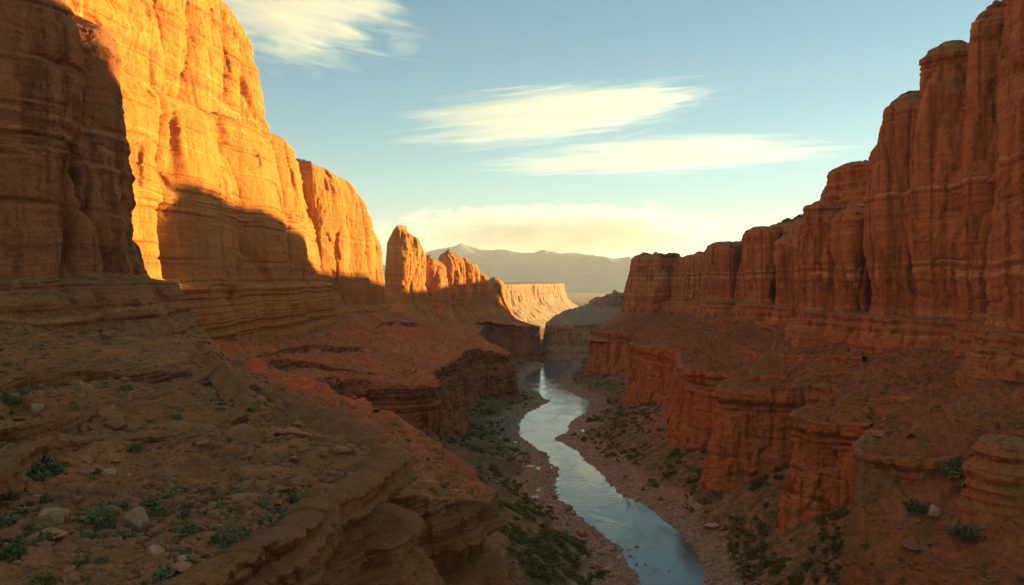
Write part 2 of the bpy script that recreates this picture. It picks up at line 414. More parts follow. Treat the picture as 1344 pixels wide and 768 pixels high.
def floor_z(x, y):
    d, side = river_dist(x, y)
    far = smooth(1300, 1900, y)
    kl = np.interp(y, [0, 300, 420, 900, 1300], [.5, .5, .34, .26, .2]); kr = np.interp(y, [0, 350, 500, 900, 1300], [.72, .66, .34, .24, .2])
    k = np.where(side < 0, kl, kr) * (1 - far * .9)
    bar = np.interp(y, [0, 330, 420, 700, 1300], [14, 16, 20, 16, 14]) * (1 + .5 * noise(x / 40, y / 25, y * 0, 6))
    z = np.where(d < 0, -2.2 * np.clip(-d / 7, 0, 1), .35 + .075 * np.minimum(d, bar) + k * np.maximum(d - bar, 0))
    top = np.where(side < 0, 60, 85) * (1 - far) + 6 * far
    z = np.where(z > top, top + (z - top) * .05, z)
    b = smooth(0, 14, d)
    z = z + fbm(x / 24, y / 24, y * 0 + 2, 4, 40) * (.15 + 1.5 * b) * (1 - far * .6)
    st = z / 2.6 + .8 * noise(x / 40, y / 40, y * 0, 44); st = (np.floor(st) + smooth(.3, .95, st - np.floor(st))) * 2.6 - .8 * 2.6 * noise(x / 40, y / 40, y * 0, 44)
    z = z + (st - z) * .45 * b * (1 - far)
    # slickrock slabs and cobbles along the water
    shore = smooth(-9, -1, d) * (1 - smooth(14, 24, d))
    cob = fbm(x / 4.5, y / 4.5, y * 0 + 5, 3, 47)
    z = z + shore * .95 * cob * (1 - far) * np.where(side < 0, 1, .8)
    return z

# ------------------------------------------------------------------ structure: valley floor, plain, river
def floor_mesh():
    px = np.concatenate([np.linspace(-2600, 380, 120)[:-1], np.linspace(380, 1250, 760), np.linspace(1250, 3800, 120)[1:]])
    ta = (px - 672) / F
    y = np.concatenate([np.geomspace(60, 240, 60)[:-1], H * F / np.linspace(H * F / 240, H * F / 1500, 520)[:-1], np.geomspace(1500, 12000, 160)])
    X = ta[None, :] * y[:, None]; Y = np.repeat(y[:, None], len(ta), 1)
    Z = floor_z(X, Y)
    me = grid_mesh('canyon_floor', np.stack([X, Y, Z], -1))
    d, side = river_dist(X, Y); j = 6 * fbm(X / 20, Y / 20, Y * 0 + 8, 3, 15); far = smooth(1300, 1700, Y)
    lim = np.where(side < 0, 21, np.interp(Y, [0, 340, 420, 600, 900], [9, 11, 24, 24, 16]))
    for nm, v in (('shore', 1 - smooth(lim - 3, lim + 3, d + j)), ('green', smooth(lim - 2, lim + 4, d + j) * (1 - smooth(42, 62, d + j)) * (1 - far))):
        a = me.attributes.new(nm, 'FLOAT', 'POINT'); a.data.foreach_set('value', v.astype(np.float32).ravel())
    return me
tag(link('canyon_floor', floor_mesh(), M_FLOOR), 'dirt and gravel canyon floor opening onto a flat plain', None, None, 'structure')

s = NT('river_water')
s.b.inputs['Base Color'].default_value = (.085, .12, .125, 1); s.b.inputs['Roughness'].default_value = .10
s.b.inputs['IOR'].default_value = 1.45
rp = s.math('ADD', s.noise(s.vmul(s.pos, (.10, .42, 1)), 1, 5, .6, .2), s.math('MULTIPLY', s.noise(s.vmul(s.pos, (.5, 1.6, 1)), 1, 3, .6), .25)); rp2 = s.noise(s.vmul(s.pos, (.07, .03, 1)), 1, 3, .5, .4)
amp = s.ramp(rp2, [(.42, .15), (.6, 1.0)])
s.l(s.bump(s.math('MULTIPLY', rp, amp), .5, .32), s.b.inputs['Normal'])
yy = np.geomspace(100, 2600, 90); xx = np.linspace(-60, 420, 40)
wz = np.stack(np.meshgrid(xx, yy) + [np.zeros((90, 40))], -1)
tag(link('river', grid_mesh('river', wz), s.m), 'shallow winding river reflecting the pale sky', None, None, 'structure')

# ------------------------------------------------------------------ structure: the benches of talus between the cliffs and the ledges
LB = [  # foot of the upper cliff (x, y, z) , edge of the ledge (x, y, z)
    ((-115, -60, 113), (-26, -60, 105)), ((-105, 20, 112.5), (-22, 25, 103.6)), ((-100, 60, 109), (-18.5, 45, 102.6)), ((-92, 95, 107), (-17.5, 62, 101.5)),
    ((-85, 120, 105.5), (-14.5, 80, 101)), ((-76, 140, 105), (-23, 97, 101.5)), ((-70, 155, 105), (-37, 118, 102)), ((-68, 168, 105), (-50, 138, 98)),
    ((-70, 180, 104), (-43, 150, 88)), ((-74, 192, 102), (-24, 158, 76)), ((-80, 205, 100), (-5, 182, 68)), ((-92, 222, 98), (-18, 215, 71)),
    ((-110, 250, 95), (-45, 255, 76)), ((-130, 300, 93), (-88, 335, 75)), ((-133, 380, 89), (-92, 398, 69)), ((-133, 440, 86), (-45, 428, 60.5)),
    ((-128, 520, 82), (-50, 480, 62)), ((-125, 580, 85), (-42, 560, 62)), ((-135, 640, 92), (-38, 700, 57)), ((-142, 720, 94), (0, 750, 47)),
    ((-118, 760, 86), (-25, 830, 52)), ((-122, 860, 78), (-40, 920, 55)), ((-110, 960, 75), (-35, 1090, 56)), ((-62, 1130, 72), (38, 1135, 51)),
    ((-50, 1300, 70), (20, 1250, 50)), ((-60, 1500, 65), (-20, 1500, 50)), ((-110, 1650, 40), (-80, 1640, 15))]
RB = [
    ((250, -60, 92), (86, -60, 0)), ((215, 120, 92), (86, 120, 1)), ((196, 220, 88), (90, 205, 6)), ((186, 265, 86), (108, 248, 32)),
    ((186, 285, 85), (124, 270, 58)), ((190, 305, 85), (142, 300, 63)), ((196, 325, 85), (123, 333, 60)), ((200, 355, 85), (155, 362, 67)),
    ((198, 400, 84), (150, 384, 67)), ((188, 450, 81), (109, 405, 61)), ((186, 500, 82), (135, 460, 64)), ((215, 560, 93), (112, 490, 63)),
    ((216, 680, 93), (130, 600, 65)), ((205, 800, 88), (112, 710, 61)), ((190, 900, 84), (162, 800, 62)), ((150, 950, 84), (100, 930, 57)),
    ((175, 1060, 75), (130, 1050, 55)), ((260, 1150, 60), (250, 1200, 40))]

BENCH = {}
def bench(name, S, mat, rightside, vstep, seed, label):
    B = np.array([a for a, b in S], float); E = np.array([b for a, b in S], float)
    # back row reaches under the cliff
    back = B.copy(); back[:, 0] += 25 if rightside else -25; back[:, 2] += 6
    allp = np.concatenate([E, B, back], 1)
    Q = catmull(allp, 9000, False)
    dist = np.maximum(np.hypot((Q[:, 0] + Q[:, 3]) / 2, (Q[:, 1] + Q[:, 4]) / 2), 42)
    L = np.linalg.norm(np.diff(Q[:, :2] + Q[:, 3:5], axis=0), axis=1) / 2
    cum = np.concatenate([[0], np.cumsum(L / (1.5 * dist[:-1] / F / QUAL))])
    kk = np.interp(np.linspace(0, cum[-1], int(min(2300, cum[-1]))), cum, np.arange(len(cum)))
    Q = np.stack([np.interp(kk, np.arange(len(Q)), Q[:, j]) for j in range(9)], 1)
    nv = vstep
    v = np.linspace(0, 1, nv)[:, None]
    e, b, k = Q[:, 0:3], Q[:, 3:6], Q[:, 6:9]
    P = e[None] * (1 - v[..., None]) + b[None] * v[..., None]
    P[..., 2] -= (3.0 * np.sin(v * math.pi) * (1 - v) * np.clip((b - e)[:, 2] / 20, 0, 1.2)[None])      # concave slope
    P = np.concatenate([(e - np.array([0, 0, 3.0]))[None], P, k[None]], 0)
    X, Y, Z = P[..., 0], P[..., 1], P[..., 2]
    dist = np.hypot(X, Y); sc_ = np.clip(dist / 200, .55, 1.4)
    Z = Z + fbm(X / 30, Y / 30, Z * 0 + 1, 3, seed) * 1.9 * sc_
    inner = np.clip(np.concatenate([[0], v[:, 0], [1]]) * 8, 0, 1)[:, None]
    # ribs of bed rock that crop out along the contour
    g = Z / 3.1 + 1.1 * noise(X / 60, Y / 60, Z * 0, seed + 5)
    fr = g - np.floor(g); st = (np.floor(g) + smooth(.25, .6, fr)) - g
    m = smooth(-.05, .35, noise(X / 26, Y / 26, Z * 0, seed + 7))
    Z = Z + st * 1.7 * m
    Z = Z + fbm(X / 5, Y / 5, Z / 5, 4, seed + 11) * .55 * sc_
    # smooth humps of bare rock and broken steps
    hp = noise(X / 15, Y / 15, Z * 0, seed + 17); Z = Z + inner * 1.6 * smooth(.12, .3, hp) * (.6 + .6 * hp)
    bk = noise(X / 3.2, Y / 3.2, Z / 3, seed + 19); Z = Z + .2 * sc_ * np.floor(bk * 4 + .5)
    # gullies down the slope
    Z = Z - .9 * sc_ * smooth(.0, 1, 1 - np.abs(noise((Y) / 17, X / 90, Z * 0, seed + 13)) * 5)
    G = np.stack([X, Y, Z], -1)
    BENCH[name] = G
    o = link(name, grid_mesh(name, G, False, flip=rightside), mat)
    return tag(o, label, None, None, 'structure')
bench('slope', LB, M_DIRTL, False, 330, 100, 'long dirt slope below the golden cliffs, strewn with rock')
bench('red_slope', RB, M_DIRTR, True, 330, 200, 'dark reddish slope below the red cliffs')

# lower cliffs that drop from the ledges to the valley floor
def ledge(name, S, i, j, mat, label, zdrop, prof, seed, ends=None, **kw):
    E = [b for a, b in S[i:j + 1]]
    if ends: E = ends[0] + E + ends[1]
    if mat is M_RIGHT or S is RB: E = E[::-1]
    E = [(x, y, z + .5) for x, y, z in E]
    zb = zdrop
    me = cliff_mesh(name, E, zb, prof, closed=False, shoulder=1.2, sk=.25, seed=seed, **kw)
    return tag(link(name, me, mat), label, 'cliff')
if True:
    base = dict(flute=(4.2, 24.0), flute2=(1.5, 8.0), zones=((26, 31, .6), (50, 70, .8)), bedA=1.5, bedB=.5, rough=.55, lip=6)
    PR = lambda zt: [(zt - 70, -16), (zt - 45, -7), (zt - 30, -3.2), (zt - 12, -1.2), (zt - 10, .2), (zt - 4, .2), (zt - 3, -1.0), (zt, -.6)]
    near = dict(base, flute=(1.5, 16.0), flute2=(.8, 5.0), zones=((60, 110, .9),), bedA=1.9, bedB=.5, rough=.4, lip=4, pix=1.4)
    ledge('rock_ledge', LB, 0, 7, M_LEDGE, 'rounded rock shelf nearest the viewer above a bulging brown cliff', 55,
          [(55, -14), (80, -8), (90, -4), (93.5, -3), (95, 1.8), (97.5, 2.0), (98.6, -.9), (106, -.9)], 301, maxrows=420, **near)
    near['bedA'] = 2.2
    ledge('rock_ledge', LB, 7, 12, M_LEDGE, 'jutting brown rock ledge with an undercut rim, second from the near shelf', 20,
          [(20, -9), (46, -5), (52, -3.2), (54, 2.6), (59, 3.2), (61, -1.0), (66, -1.6), (90, -1)], 311, **dict(near, lip=5))
    ledge('rock_ledge', LB, 12, 17, M_LEDGE, 'brown lower cliff with a scooped bowl beside its corner under the long slope', 0, PR(62), 321, **base)
    ledge('rock_ledge', LB, 17, 21, M_LEDGE, 'straight-sided lower cliff beside the river bend below the rock pillars', 0, PR(50), 331, **base)
    ledge('rock_ledge', LB, 21, 26, M_LEDGE, 'farthest lower cliff on the sunlit bank, dark and square at the river', 0, PR(51), 341, **base)
    ledge('rock_ledge', RB, 4, 5, M_RIGHT, 'nearest red lower cliff above the dark scrub slope', 10, PR(58), 351, ends=([(172, 262, 66), (148, 258, 60)], []), **base)
    ledge('rock_ledge', RB, 5, 8, M_RIGHT, 'two-tiered red lower cliff with a flat top behind the nearest one', 5, PR(60), 361, **base)
    ledge('rock_ledge', RB, 8, 10, M_RIGHT, 'tall red lower cliff whose corner is a vertical fluted column', 0, PR(61), 371, **base)
    ledge('rock_ledge', RB, 10, 12, M_RIGHT, 'red lower cliff above the green thicket by the river', 0, PR(63), 381, **base)
    ledge('rock_ledge', RB, 12, 14, M_RIGHT, 'dark striped lower cliff under the speckled slope of the far mesa', 0, PR(61), 391, **base)
    ledge('rock_ledge', RB, 14, 17, M_RIGHT, 'square red lower cliff below the split tower', 0, PR(57), 401, **base)

# beds of rock that crop out part way up the slopes
def outcrop(S, i, j, v, drop, mat, label, seed, wander=.08, **kw):
    pts = []
    for k in range(i, j + 1):
        B, E = np.array(S[k][0], float), np.array(S[k][1], float); q = v + wander * math.sin(k * 2.3 + seed)
        p = E * (1 - q) + B * q; p[2] -= 3.0 * math.sin(q * math.pi) * (1 - q) * min(1.2, max(0, (B - E)[2] / 20)); p[2] += drop * (.35 + .3 * math.sin(k * 1.7 + seed * .3)); pts.append(tuple(p))
    if S is RB: pts = pts[::-1]
    zz = np.array(pts); lo = lambda xy: np.interp(xy[:, 1], *(zz[np.argsort(zz[:, 1])].T[[1, 2]])) - drop * 1.6
    k_ = dict(flute=(drop * .35, drop * 4), flute2=(drop * .15, drop * 1.3), zones=((-50, 300, .8),), bedA=.13 * drop, bedB=.07 * drop, rough=.07 * drop, lip=drop * 1.1, shoulder=.8, sk=.3); k_.update(kw)
    me = cliff_mesh('rock_outcrop', pts, lo, [(-60, 0), (300, 0)], closed=False, seed=seed, **k_)
    return tag(link('rock_outcrop', me, mat), label, 'rock outcrop')
outcrop(LB, 1, 7, .30, 3.6, M_LEDGE, 'low broken band of rock curving across the near slope above the shelf', 811, pix=1.6)
outcrop(LB, 1, 7, .70, 4.4, M_LEDGE, 'upper band of rock just under the banded apron on the near slope', 821, pix=1.6)
outcrop(LB, 2, 7, .50, 3.0, M_LEDGE, 'middle band of rock on the near slope, between the lower and the upper band', 871, pix=1.6, wander=.05)
outcrop(LB, 10, 16, .40, 7.0, M_LEDGE, 'brown rock band stepping across the long slope below the golden cliff', 831)
outcrop(LB, 12, 20, .72, 5.0, M_LEDGE, 'higher broken rock band close under the base of the golden cliff', 841)
outcrop(RB, 4, 11, .35, 6.0, M_RIGHT, 'low red rock band along the dark slope above the ledges', 851)
outcrop(RB, 8, 14, .68, 5.0, M_RIGHT, 'red rock band high on the slope under the long mesa', 861)

# ------------------------------------------------------------------ the upper cliffs, each a body of its own
def cliff(name, ctrl, spine, zb, prof, mat, label, cat, seed, parent=None, **kw):
    me = cliff_mesh(name, ctrl, zb, prof, True, spine, seed=seed, **kw)
    o = link(name, me, mat, parent)
    return tag(o, label, cat) if parent is None else o

band = lambda z0, z1, o1, o0: [(z0 - 25, -o0 - 3), (z0, -o0), (z1 - 3, -o1 * 1.15), (z1 - .8, -o1), (z1 + .3, -.3)]
# near left buttress, always in shade
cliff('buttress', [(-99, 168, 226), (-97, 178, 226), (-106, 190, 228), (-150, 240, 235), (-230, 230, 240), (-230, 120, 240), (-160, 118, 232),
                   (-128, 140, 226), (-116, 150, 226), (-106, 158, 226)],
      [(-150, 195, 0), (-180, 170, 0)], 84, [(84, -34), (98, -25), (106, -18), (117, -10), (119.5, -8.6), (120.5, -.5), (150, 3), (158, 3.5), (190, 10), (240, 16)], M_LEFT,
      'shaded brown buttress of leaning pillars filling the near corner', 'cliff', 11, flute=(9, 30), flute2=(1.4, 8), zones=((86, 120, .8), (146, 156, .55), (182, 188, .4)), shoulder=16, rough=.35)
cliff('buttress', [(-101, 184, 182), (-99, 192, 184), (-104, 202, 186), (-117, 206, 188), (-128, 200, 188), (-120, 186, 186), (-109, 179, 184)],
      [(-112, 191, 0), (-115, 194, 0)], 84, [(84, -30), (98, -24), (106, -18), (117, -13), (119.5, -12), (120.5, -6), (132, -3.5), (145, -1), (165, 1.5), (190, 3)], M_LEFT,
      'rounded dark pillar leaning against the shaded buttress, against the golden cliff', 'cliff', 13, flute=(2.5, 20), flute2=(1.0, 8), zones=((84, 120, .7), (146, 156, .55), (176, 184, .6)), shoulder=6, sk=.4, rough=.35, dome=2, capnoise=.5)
# the great golden wall
g1 = cliff('golden_cliff', [(-150, 215, 206), (-150, 260, 206), (-149, 330, 207), (-148, 400, 210), (-146, 470, 215), (-146, 530, 218), (-150, 575, 205), (-156, 612, 185),
                   (-200, 640, 200), (-330, 560, 225), (-330, 300, 225), (-260, 215, 215)],
      [(-250, 300, 0), (-240, 540, 0)], 74, band(86, 119, 7, 10) + [(140, 1), (158, 2), (215, 9)], M_GOLD,
      'great golden sunlit cliff with a bite-shaped shadow across its lower face', 'cliff', 21, flute=(9, 60), flute2=(.8, 18), bedA=1.4, bedB=.5, rough=.28,
      zones=((86, 120, .8), (154, 163, .7), (196, 210, .7)), shoulder=14, dome=12, capnoise=2.5)
cliff('upper_tier', [(-178, 230, 300), (-177, 330, 300), (-176, 410, 306), (-170, 480, 302), (-168, 518, 284), (-171, 537, 254), (-184, 548, 236), (-228, 558, 260), (-300, 440, 310), (-300, 240, 310)],
      [(-235, 280, 0), (-225, 470, 0)], 195, [(200, -3), (222, 1), (300, 8)], M_GOLD, None, None, 31, parent=g1, rough=.35, flute=(8, 40), flute2=(1.4, 14), zones=((200, 215, .8), (235, 300, .4)), shoulder=18, dome=8)
cliff('buttress', [(-156, 585, 214), (-140, 610, 212), (-127, 650, 207), (-123, 690, 190), (-123, 728, 170), (-132, 752, 156), (-185, 770, 170), (-240, 700, 210), (-230, 600, 215)],
      [(-180, 640, 0), (-165, 720, 0)], 70, band(84, 98, 4, 9) + [(110, -1), (130, 1), (214, 9)], M_GOLD,
      'fluted buttress with a sunlit sloping top, between the golden cliff and the thin spire', 'cliff', 41, rough=.3, flute=(7, 36), flute2=(1.3, 12), shoulder=18, dome=6, zones=((80, 98, .5), (150, 158, .5)))
# spire
cliff('rock_spire', [(-150, 905, 172), (-138, 896, 184), (-126, 902, 182), (-114, 925, 174), (-108, 955, 160), (-114, 985, 152), (-136, 990, 156), (-152, 950, 168)],
      [(-128, 930, 0), (-126, 955, 0)], 58, [(58, -24), (75, -11), (92, -3), (110, 0), (160, 2), (185, 4)], M_GOLD,
      'thin upright rock spire with one glowing sunlit edge', 'rock spire', 51, flute=(3.5, 18), flute2=(1.2, 7), shoulder=7, sk=.5, dome=2, capnoise=1, zones=((150, 195, .3),))
# row of pillars beyond the spire
PILL = [((-108, 1010), 24, 30, 150, 'pale grey broad-topped pillar right behind the thin spire'),
        ((-88, 1075), 22, 30, 160, 'tallest pillar of the row, with a knob on its top'),
        ((-68, 1140), 20, 30, 152, 'narrow pillar between the knobbed pillar and the notched one'),
        ((-52, 1195), 17, 28, 136, 'low notched pillar near the end of the row'),
        ((-30, 1300), 20, 40, 121, 'last and lowest pillar of the row, square with a flat top')]
for k, ((cx, cyy), rx, ry, zt, lab) in enumerate(PILL):
    pts = [(cx + rx * math.cos(a) * (1 + .1 * math.sin(3 * a + k)), cyy + ry * math.sin(a), zt - 3 * (1 + math.cos(a + .4)) * (k < 4)) for a in np.linspace(0, 2 * math.pi, 9)[:-1]]
    cliff('rock_pillar', pts, [(cx, cyy - 8, 0), (cx, cyy + 8, 0)], 45, [(45, -26), (66, -12), (82, -3), (95, 0), (160, 5)], M_GOLD, lab, 'rock pillar', 61 + k * 7,
          flute=(3.5, 17), flute2=(1.1, 7), shoulder=14, dome=4, zones=((88, 96, .5), (118, 124, .4)))
# far sunlit mesa and the grey butte in mid valley
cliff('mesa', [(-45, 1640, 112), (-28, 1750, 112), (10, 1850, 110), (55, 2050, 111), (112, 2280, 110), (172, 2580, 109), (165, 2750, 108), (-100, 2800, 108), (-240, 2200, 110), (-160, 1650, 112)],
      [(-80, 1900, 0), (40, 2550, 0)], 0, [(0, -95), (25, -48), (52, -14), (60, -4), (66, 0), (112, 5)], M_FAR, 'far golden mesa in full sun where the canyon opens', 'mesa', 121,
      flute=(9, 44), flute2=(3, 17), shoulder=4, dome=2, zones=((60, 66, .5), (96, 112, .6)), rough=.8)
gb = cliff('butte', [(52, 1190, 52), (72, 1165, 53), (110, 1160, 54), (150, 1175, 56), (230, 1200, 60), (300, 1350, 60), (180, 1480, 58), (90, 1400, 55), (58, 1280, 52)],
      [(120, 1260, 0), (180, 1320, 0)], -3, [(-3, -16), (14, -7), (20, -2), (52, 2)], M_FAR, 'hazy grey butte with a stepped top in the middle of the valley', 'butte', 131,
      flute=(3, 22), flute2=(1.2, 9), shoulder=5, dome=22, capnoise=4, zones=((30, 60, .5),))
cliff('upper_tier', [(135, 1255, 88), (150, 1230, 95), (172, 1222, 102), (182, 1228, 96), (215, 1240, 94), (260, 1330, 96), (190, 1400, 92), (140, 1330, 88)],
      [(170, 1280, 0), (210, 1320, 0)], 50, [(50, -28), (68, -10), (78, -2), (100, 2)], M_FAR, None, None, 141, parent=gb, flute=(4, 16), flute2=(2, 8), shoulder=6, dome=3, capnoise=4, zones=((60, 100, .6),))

# right hand wall, from near to far
zR = ((84, 104, .6), (118, 126, .55), (160, 168, .4))
cliff('cliff', [(205, 322, 250), (196, 312, 262), (187, 296, 275), (186, 282, 282), (190, 268, 285), (240, 230, 290), (340, 240, 300), (340, 330, 290), (260, 340, 270)],
      [(250, 285, 0), (290, 285, 0)], 66, band(82, 101, 4, 9) + [(120, .5), (180, 3), (285, 9)], M_RIGHT, 'nearest red cliff with diagonal pale streaks, running out of view at the edge', 'cliff', 151,
      flute=(8, 36), flute2=(1.2, 10), zones=zR + ((190, 300, .35),), shoulder=14)
bigred = cliff('cliff', [(226, 438, 184), (214, 426, 186), (209, 400, 202), (211, 380, 212), (213, 362, 224), (216, 342, 234), (218, 325, 240), (240, 308, 247), (340, 300, 275), (400, 380, 290), (350, 465, 275), (255, 452, 235)],
      [(250, 375, 0), (310, 375, 0)], 64, band(80, 100, 4, 10) + [(112, 1), (140, -1), (165, -1.5), (178, 4), (250, 12)], M_RIGHT,
      'big red cliff with rounded beehive tops and deep cracks', 'cliff', 161, flute=(8, 30), flute2=(2.2, 11), zones=zR, shoulder=20, topbeds=1.0, bedA=1.6, dome=8, capnoise=4)
rt = cliff('rock_tower', [(196, 470, 164), (188, 490, 166), (192, 512, 164), (205, 540, 160), (245, 560, 170), (275, 500, 176), (255, 455, 176), (218, 452, 172)],
      [(225, 500, 0), (240, 505, 0)], 60, band(74, 94, 4, 11) + [(104, 0), (130, -3), (150, -1), (176, 6)], M_RIGHT,
      'red rock tower with a banded cap standing in front of the big cracked cliff', 'rock tower', 171, flute=(6, 22), flute2=(1.5, 8), zones=zR + ((158, 200, 1.0),), shoulder=14, bedA=1.3, dome=6)
cliff('caprock', [(207, 492, 193), (210, 508, 192), (232, 520, 192), (250, 500, 195), (244, 470, 195), (218, 474, 194)], [(226, 490, 0), (232, 496, 0)], 158, [(158, -6), (168, -1), (174, 0), (177, 2.5), (180, 2), (194, 1)], M_RIGHT, None, None, 177,
      parent=rt, flute=(2.5, 14), flute2=(1, 7), zones=((158, 200, 1.0),), bedA=1.7, bedB=.5, shoulder=5, dome=2)
redmesa = cliff('mesa', [(232, 545, 172), (222, 580, 170), (216, 620, 168), (214, 690, 164), (212, 760, 156), (203, 820, 151), (196, 880, 149), (205, 930, 148), (300, 930, 160), (380, 760, 172), (340, 580, 176), (270, 540, 174)],
      [(280, 620, 0), (270, 800, 0)], 70, band(84, 100, 3, 9) + [(108, 0), (150, 4), (172, 7)], M_RIGHT, 'long red mesa with a rough crest above a speckled slope', 'mesa', 181,
      flute=(8, 42), flute2=(2, 14), zones=zR + ((140, 176, .5),), shoulder=10, dome=8, capnoise=4)
cliff('rock_tower', [(160, 925, 149), (148, 935, 151), (146, 960, 152), (158, 1000, 150), (205, 1020, 150), (222, 980, 149), (214, 925, 150), (201, 912, 152), (194, 916, 151), (191, 928, 148), (186, 916, 152), (174, 914, 150)],
      [(175, 950, 0), (178, 975, 0)], 48, [(48, -60), (58, -40), (76, -14), (80, -6), (92, -4), (110, -4), (128, 0), (146, 5), (152, 8)], M_RIGHT,
      'split red tower on a flared base above the river bend', 'rock tower', 191, flute=(5, 22), flute2=(1.2, 9), zones=((76, 92, .6), (130, 155, .5)), shoulder=6, dome=2, capnoise=3)
# rounded columns that stand out of the red wall
def column(parent, cx, cy_, rx, ry, zt, prof, seed, **kw):
    pts = [(cx + rx * math.cos(a) * (1 + .12 * math.sin(2 * a + seed)), cy_ + ry * math.sin(a) * (1 + .1 * math.cos(3 * a + seed)), zt) for a in np.linspace(0, 2 * math.pi, 11)[:-1]]
    k = dict(flute=(3.4, 15), flute2=(1.0, 6), zones=zR, shoulder=min(rx, ry) * .95, sk=.8, topbeds=.9, bedA=1.3, dome=2, capnoise=1.2, rough=.4); k.update(kw)
    return cliff('column', pts, [(cx - rx * .2, cy_, 0), (cx + rx * .2, cy_, 0)], 66, prof, M_RIGHT, None, None, seed, parent=parent, **k)
CP = lambda a: [(66, -13), (78, -11), (98, -5), (100.5, -4), (101.5, 1.5), (112, 1.5), (135, -1.5), (165, -2.5), (185, -1), (260, 3)]
for k, (cx, cy_, rx, ry, zt) in enumerate([(212, 423, 13, 12, 197), (220, 413, 17, 14, 221), (222, 384, 16, 13, 238), (226, 352, 14, 12, 247), (240, 408, 18, 16, 228), (244, 378, 18, 16, 246)]):
    column(bigred, cx, cy_, rx, ry, zt, CP(0), 501 + k * 9)
for k, (cx, cy_, rx, ry, zt) in enumerate([(206, 459, 11, 10, 163), (196, 482, 9, 9, 168)]):
    column(rt, cx, cy_, rx, ry, zt, CP(0), 601 + k * 9)
for k, (cx, cy_, rx, ry, zt) in enumerate([(212, 572, 14, 14, 152), (213, 648, 13, 24, 164), (207, 752, 13, 26, 156)]):
    column(redmesa, cx, cy_, rx, ry, zt, CP(0), 651 + k * 9, topbeds=.5, sk=.5)
hz = 74
cliff('hoodoo', [(145, 231, 70), (144, 239, 70), (150, 245, 71), (159, 243, 71), (162, 235, 71), (156, 228, 71), (149, 227, 70)], [(152, 235, 0), (154, 237, 0)], 40,
      [(40, -8), (52, -3), (57, -.5), (58, .6), (60, -1), (63, -.6), (65, 1.6), (67, .4), (71, 1.6)], M_RIGHT, 'stubby layered hoodoo of stacked slabs low on the right slope', 'hoodoo', 701, flute=(1.2, 9), flute2=(.6, 4), zones=((50, 75, 1.0),), bedA=1.3, shoulder=2, dome=.8, capnoise=.4, rough=.3)
# unseen mesa, added and shaped to throw the shadow on the golden wall
cliff('mesa', [(352, 692, 244), (346, 735, 241), (345, 765, 240), (347, 800, 241), (350, 830, 239), (360, 872, 236), (372, 915, 228), (470, 950, 240), (520, 860, 240), (430, 745, 235)],
      [(400, 790, 0), (440, 860, 0)], 80, [(80, -40), (120, -10), (240, 4)], M_RIGHT, 'unseen high red mesa added behind the red wall to shade the golden cliff', 'mesa', 201, pix=3, flute=(8, 40), flute2=(2, 14), dome=4)

cliff('mesa', [(425, 930, 228), (402, 1000, 212), (400, 1080, 200), (412, 1150, 188), (420, 1270, 186), (440, 1400, 197), (470, 1600, 200), (640, 1600, 205), (640, 950, 220)],  # unseen mesa, added to shade the fluted buttress, spire and pillars
      [(520, 1050, 0), (540, 1500, 0)], 60, [(60, -60), (110, -20), (125, -5), (200, 4)], M_RIGHT, 'unseen long red mesa added far behind the split tower to shade the pillars', 'mesa', 211, pix=3, flute=(8, 40), flute2=(2, 14), dome=2)

# ------------------------------------------------------------------ mountains at the end of the plain
def mountains():
    x = np.linspace(-7000, 9000, 900); y = np.linspace(9000, 12500, 170)
    X, Y = np.meshgrid(x, y); K = .76
    sil = np.array([(-9000, 420), (-3000, 520), (-1700, 380), (-1350, 560), (-1000, 620), (-700, 690), (-330, 640), (150, 620), (900, 540), (1600, 490), (2000, 400), (3000, 380), (5000, 300), (9000, 260)], float)
    rid = np.interp(X, sil[:, 0], sil[:, 1])
    q = np.exp(-((Y - 10500 - 250 * noise(X / 2500, X * 0, X * 0, 3)) / 750) ** 2)
    rn = 1 - np.abs(noise(X / 520, Y / 900, X * 0, 71)) * 1.6
    rn2 = 1 - np.abs(noise(X / 210, Y / 300, X * 0, 72)) * 1.6
    Z = rid * q * (.86 + .11 * rn + .015 * rn2) + 12 * fbm(X / 120, Y / 120, X * 0, 4, 73) * q
    return grid_mesh('mountains', np.stack([X * K, Y * K, (Z - 120) * K + 120 - 30], -1))
s = NT('mountain_rock')
s.l(s.mix(s.ramp(s.noise(s.pos, .002, 6, .65), [(.4, 0.0), (.6, 1.0)]), (.14, .145, .15), (.185, .185, .175)), s.b.inputs['Base Color'])
s.b.inputs['Roughness'].default_value = 1; s.l(s.bump(s.noise(s.pos, .008, 6, .65), .8, 30), s.b.inputs['Normal'])
tag(link('mountains', mountains(), s.m), 'long blue-grey mountain range beyond the plain', None, None, 'structure')


# ------------------------------------------------------------------ boulders, rubble, shrubs
import bmesh
def ico(sub):
    bm = bmesh.new(); bmesh.ops.create_icosphere(bm, subdivisions=sub, radius=1)
    V = np.array([v.co[:] for v in bm.verts]); Fc = np.array([[v.index for v in f.verts] for f in bm.faces]); bm.free(); return V, Fc
ICO = {k: ico(k) for k in (1, 2, 4)}
def rock_shape(sub, cuts, seed, rough, squash):
    g = np.random.default_rng(seed); V, Fc = ICO[sub]; V = V.copy()
    for k in range(cuts):
        n = g.normal(size=3); n[2] *= .8; n /= np.linalg.norm(n); d = g.uniform(.45, .8)
        V -= np.clip(V @ n - d, 0, None)[:, None] * n
    V *= np.array(squash)
    r = fbm(V[:, 0] * 1.7, V[:, 1] * 1.7, V[:, 2] * 2.4, 4, seed)
    bed = beds(V[:, 2] * 6 + seed * 3, 1) * .03
    V *= (1 + rough * r + bed)[:, None]
    return V, Fc
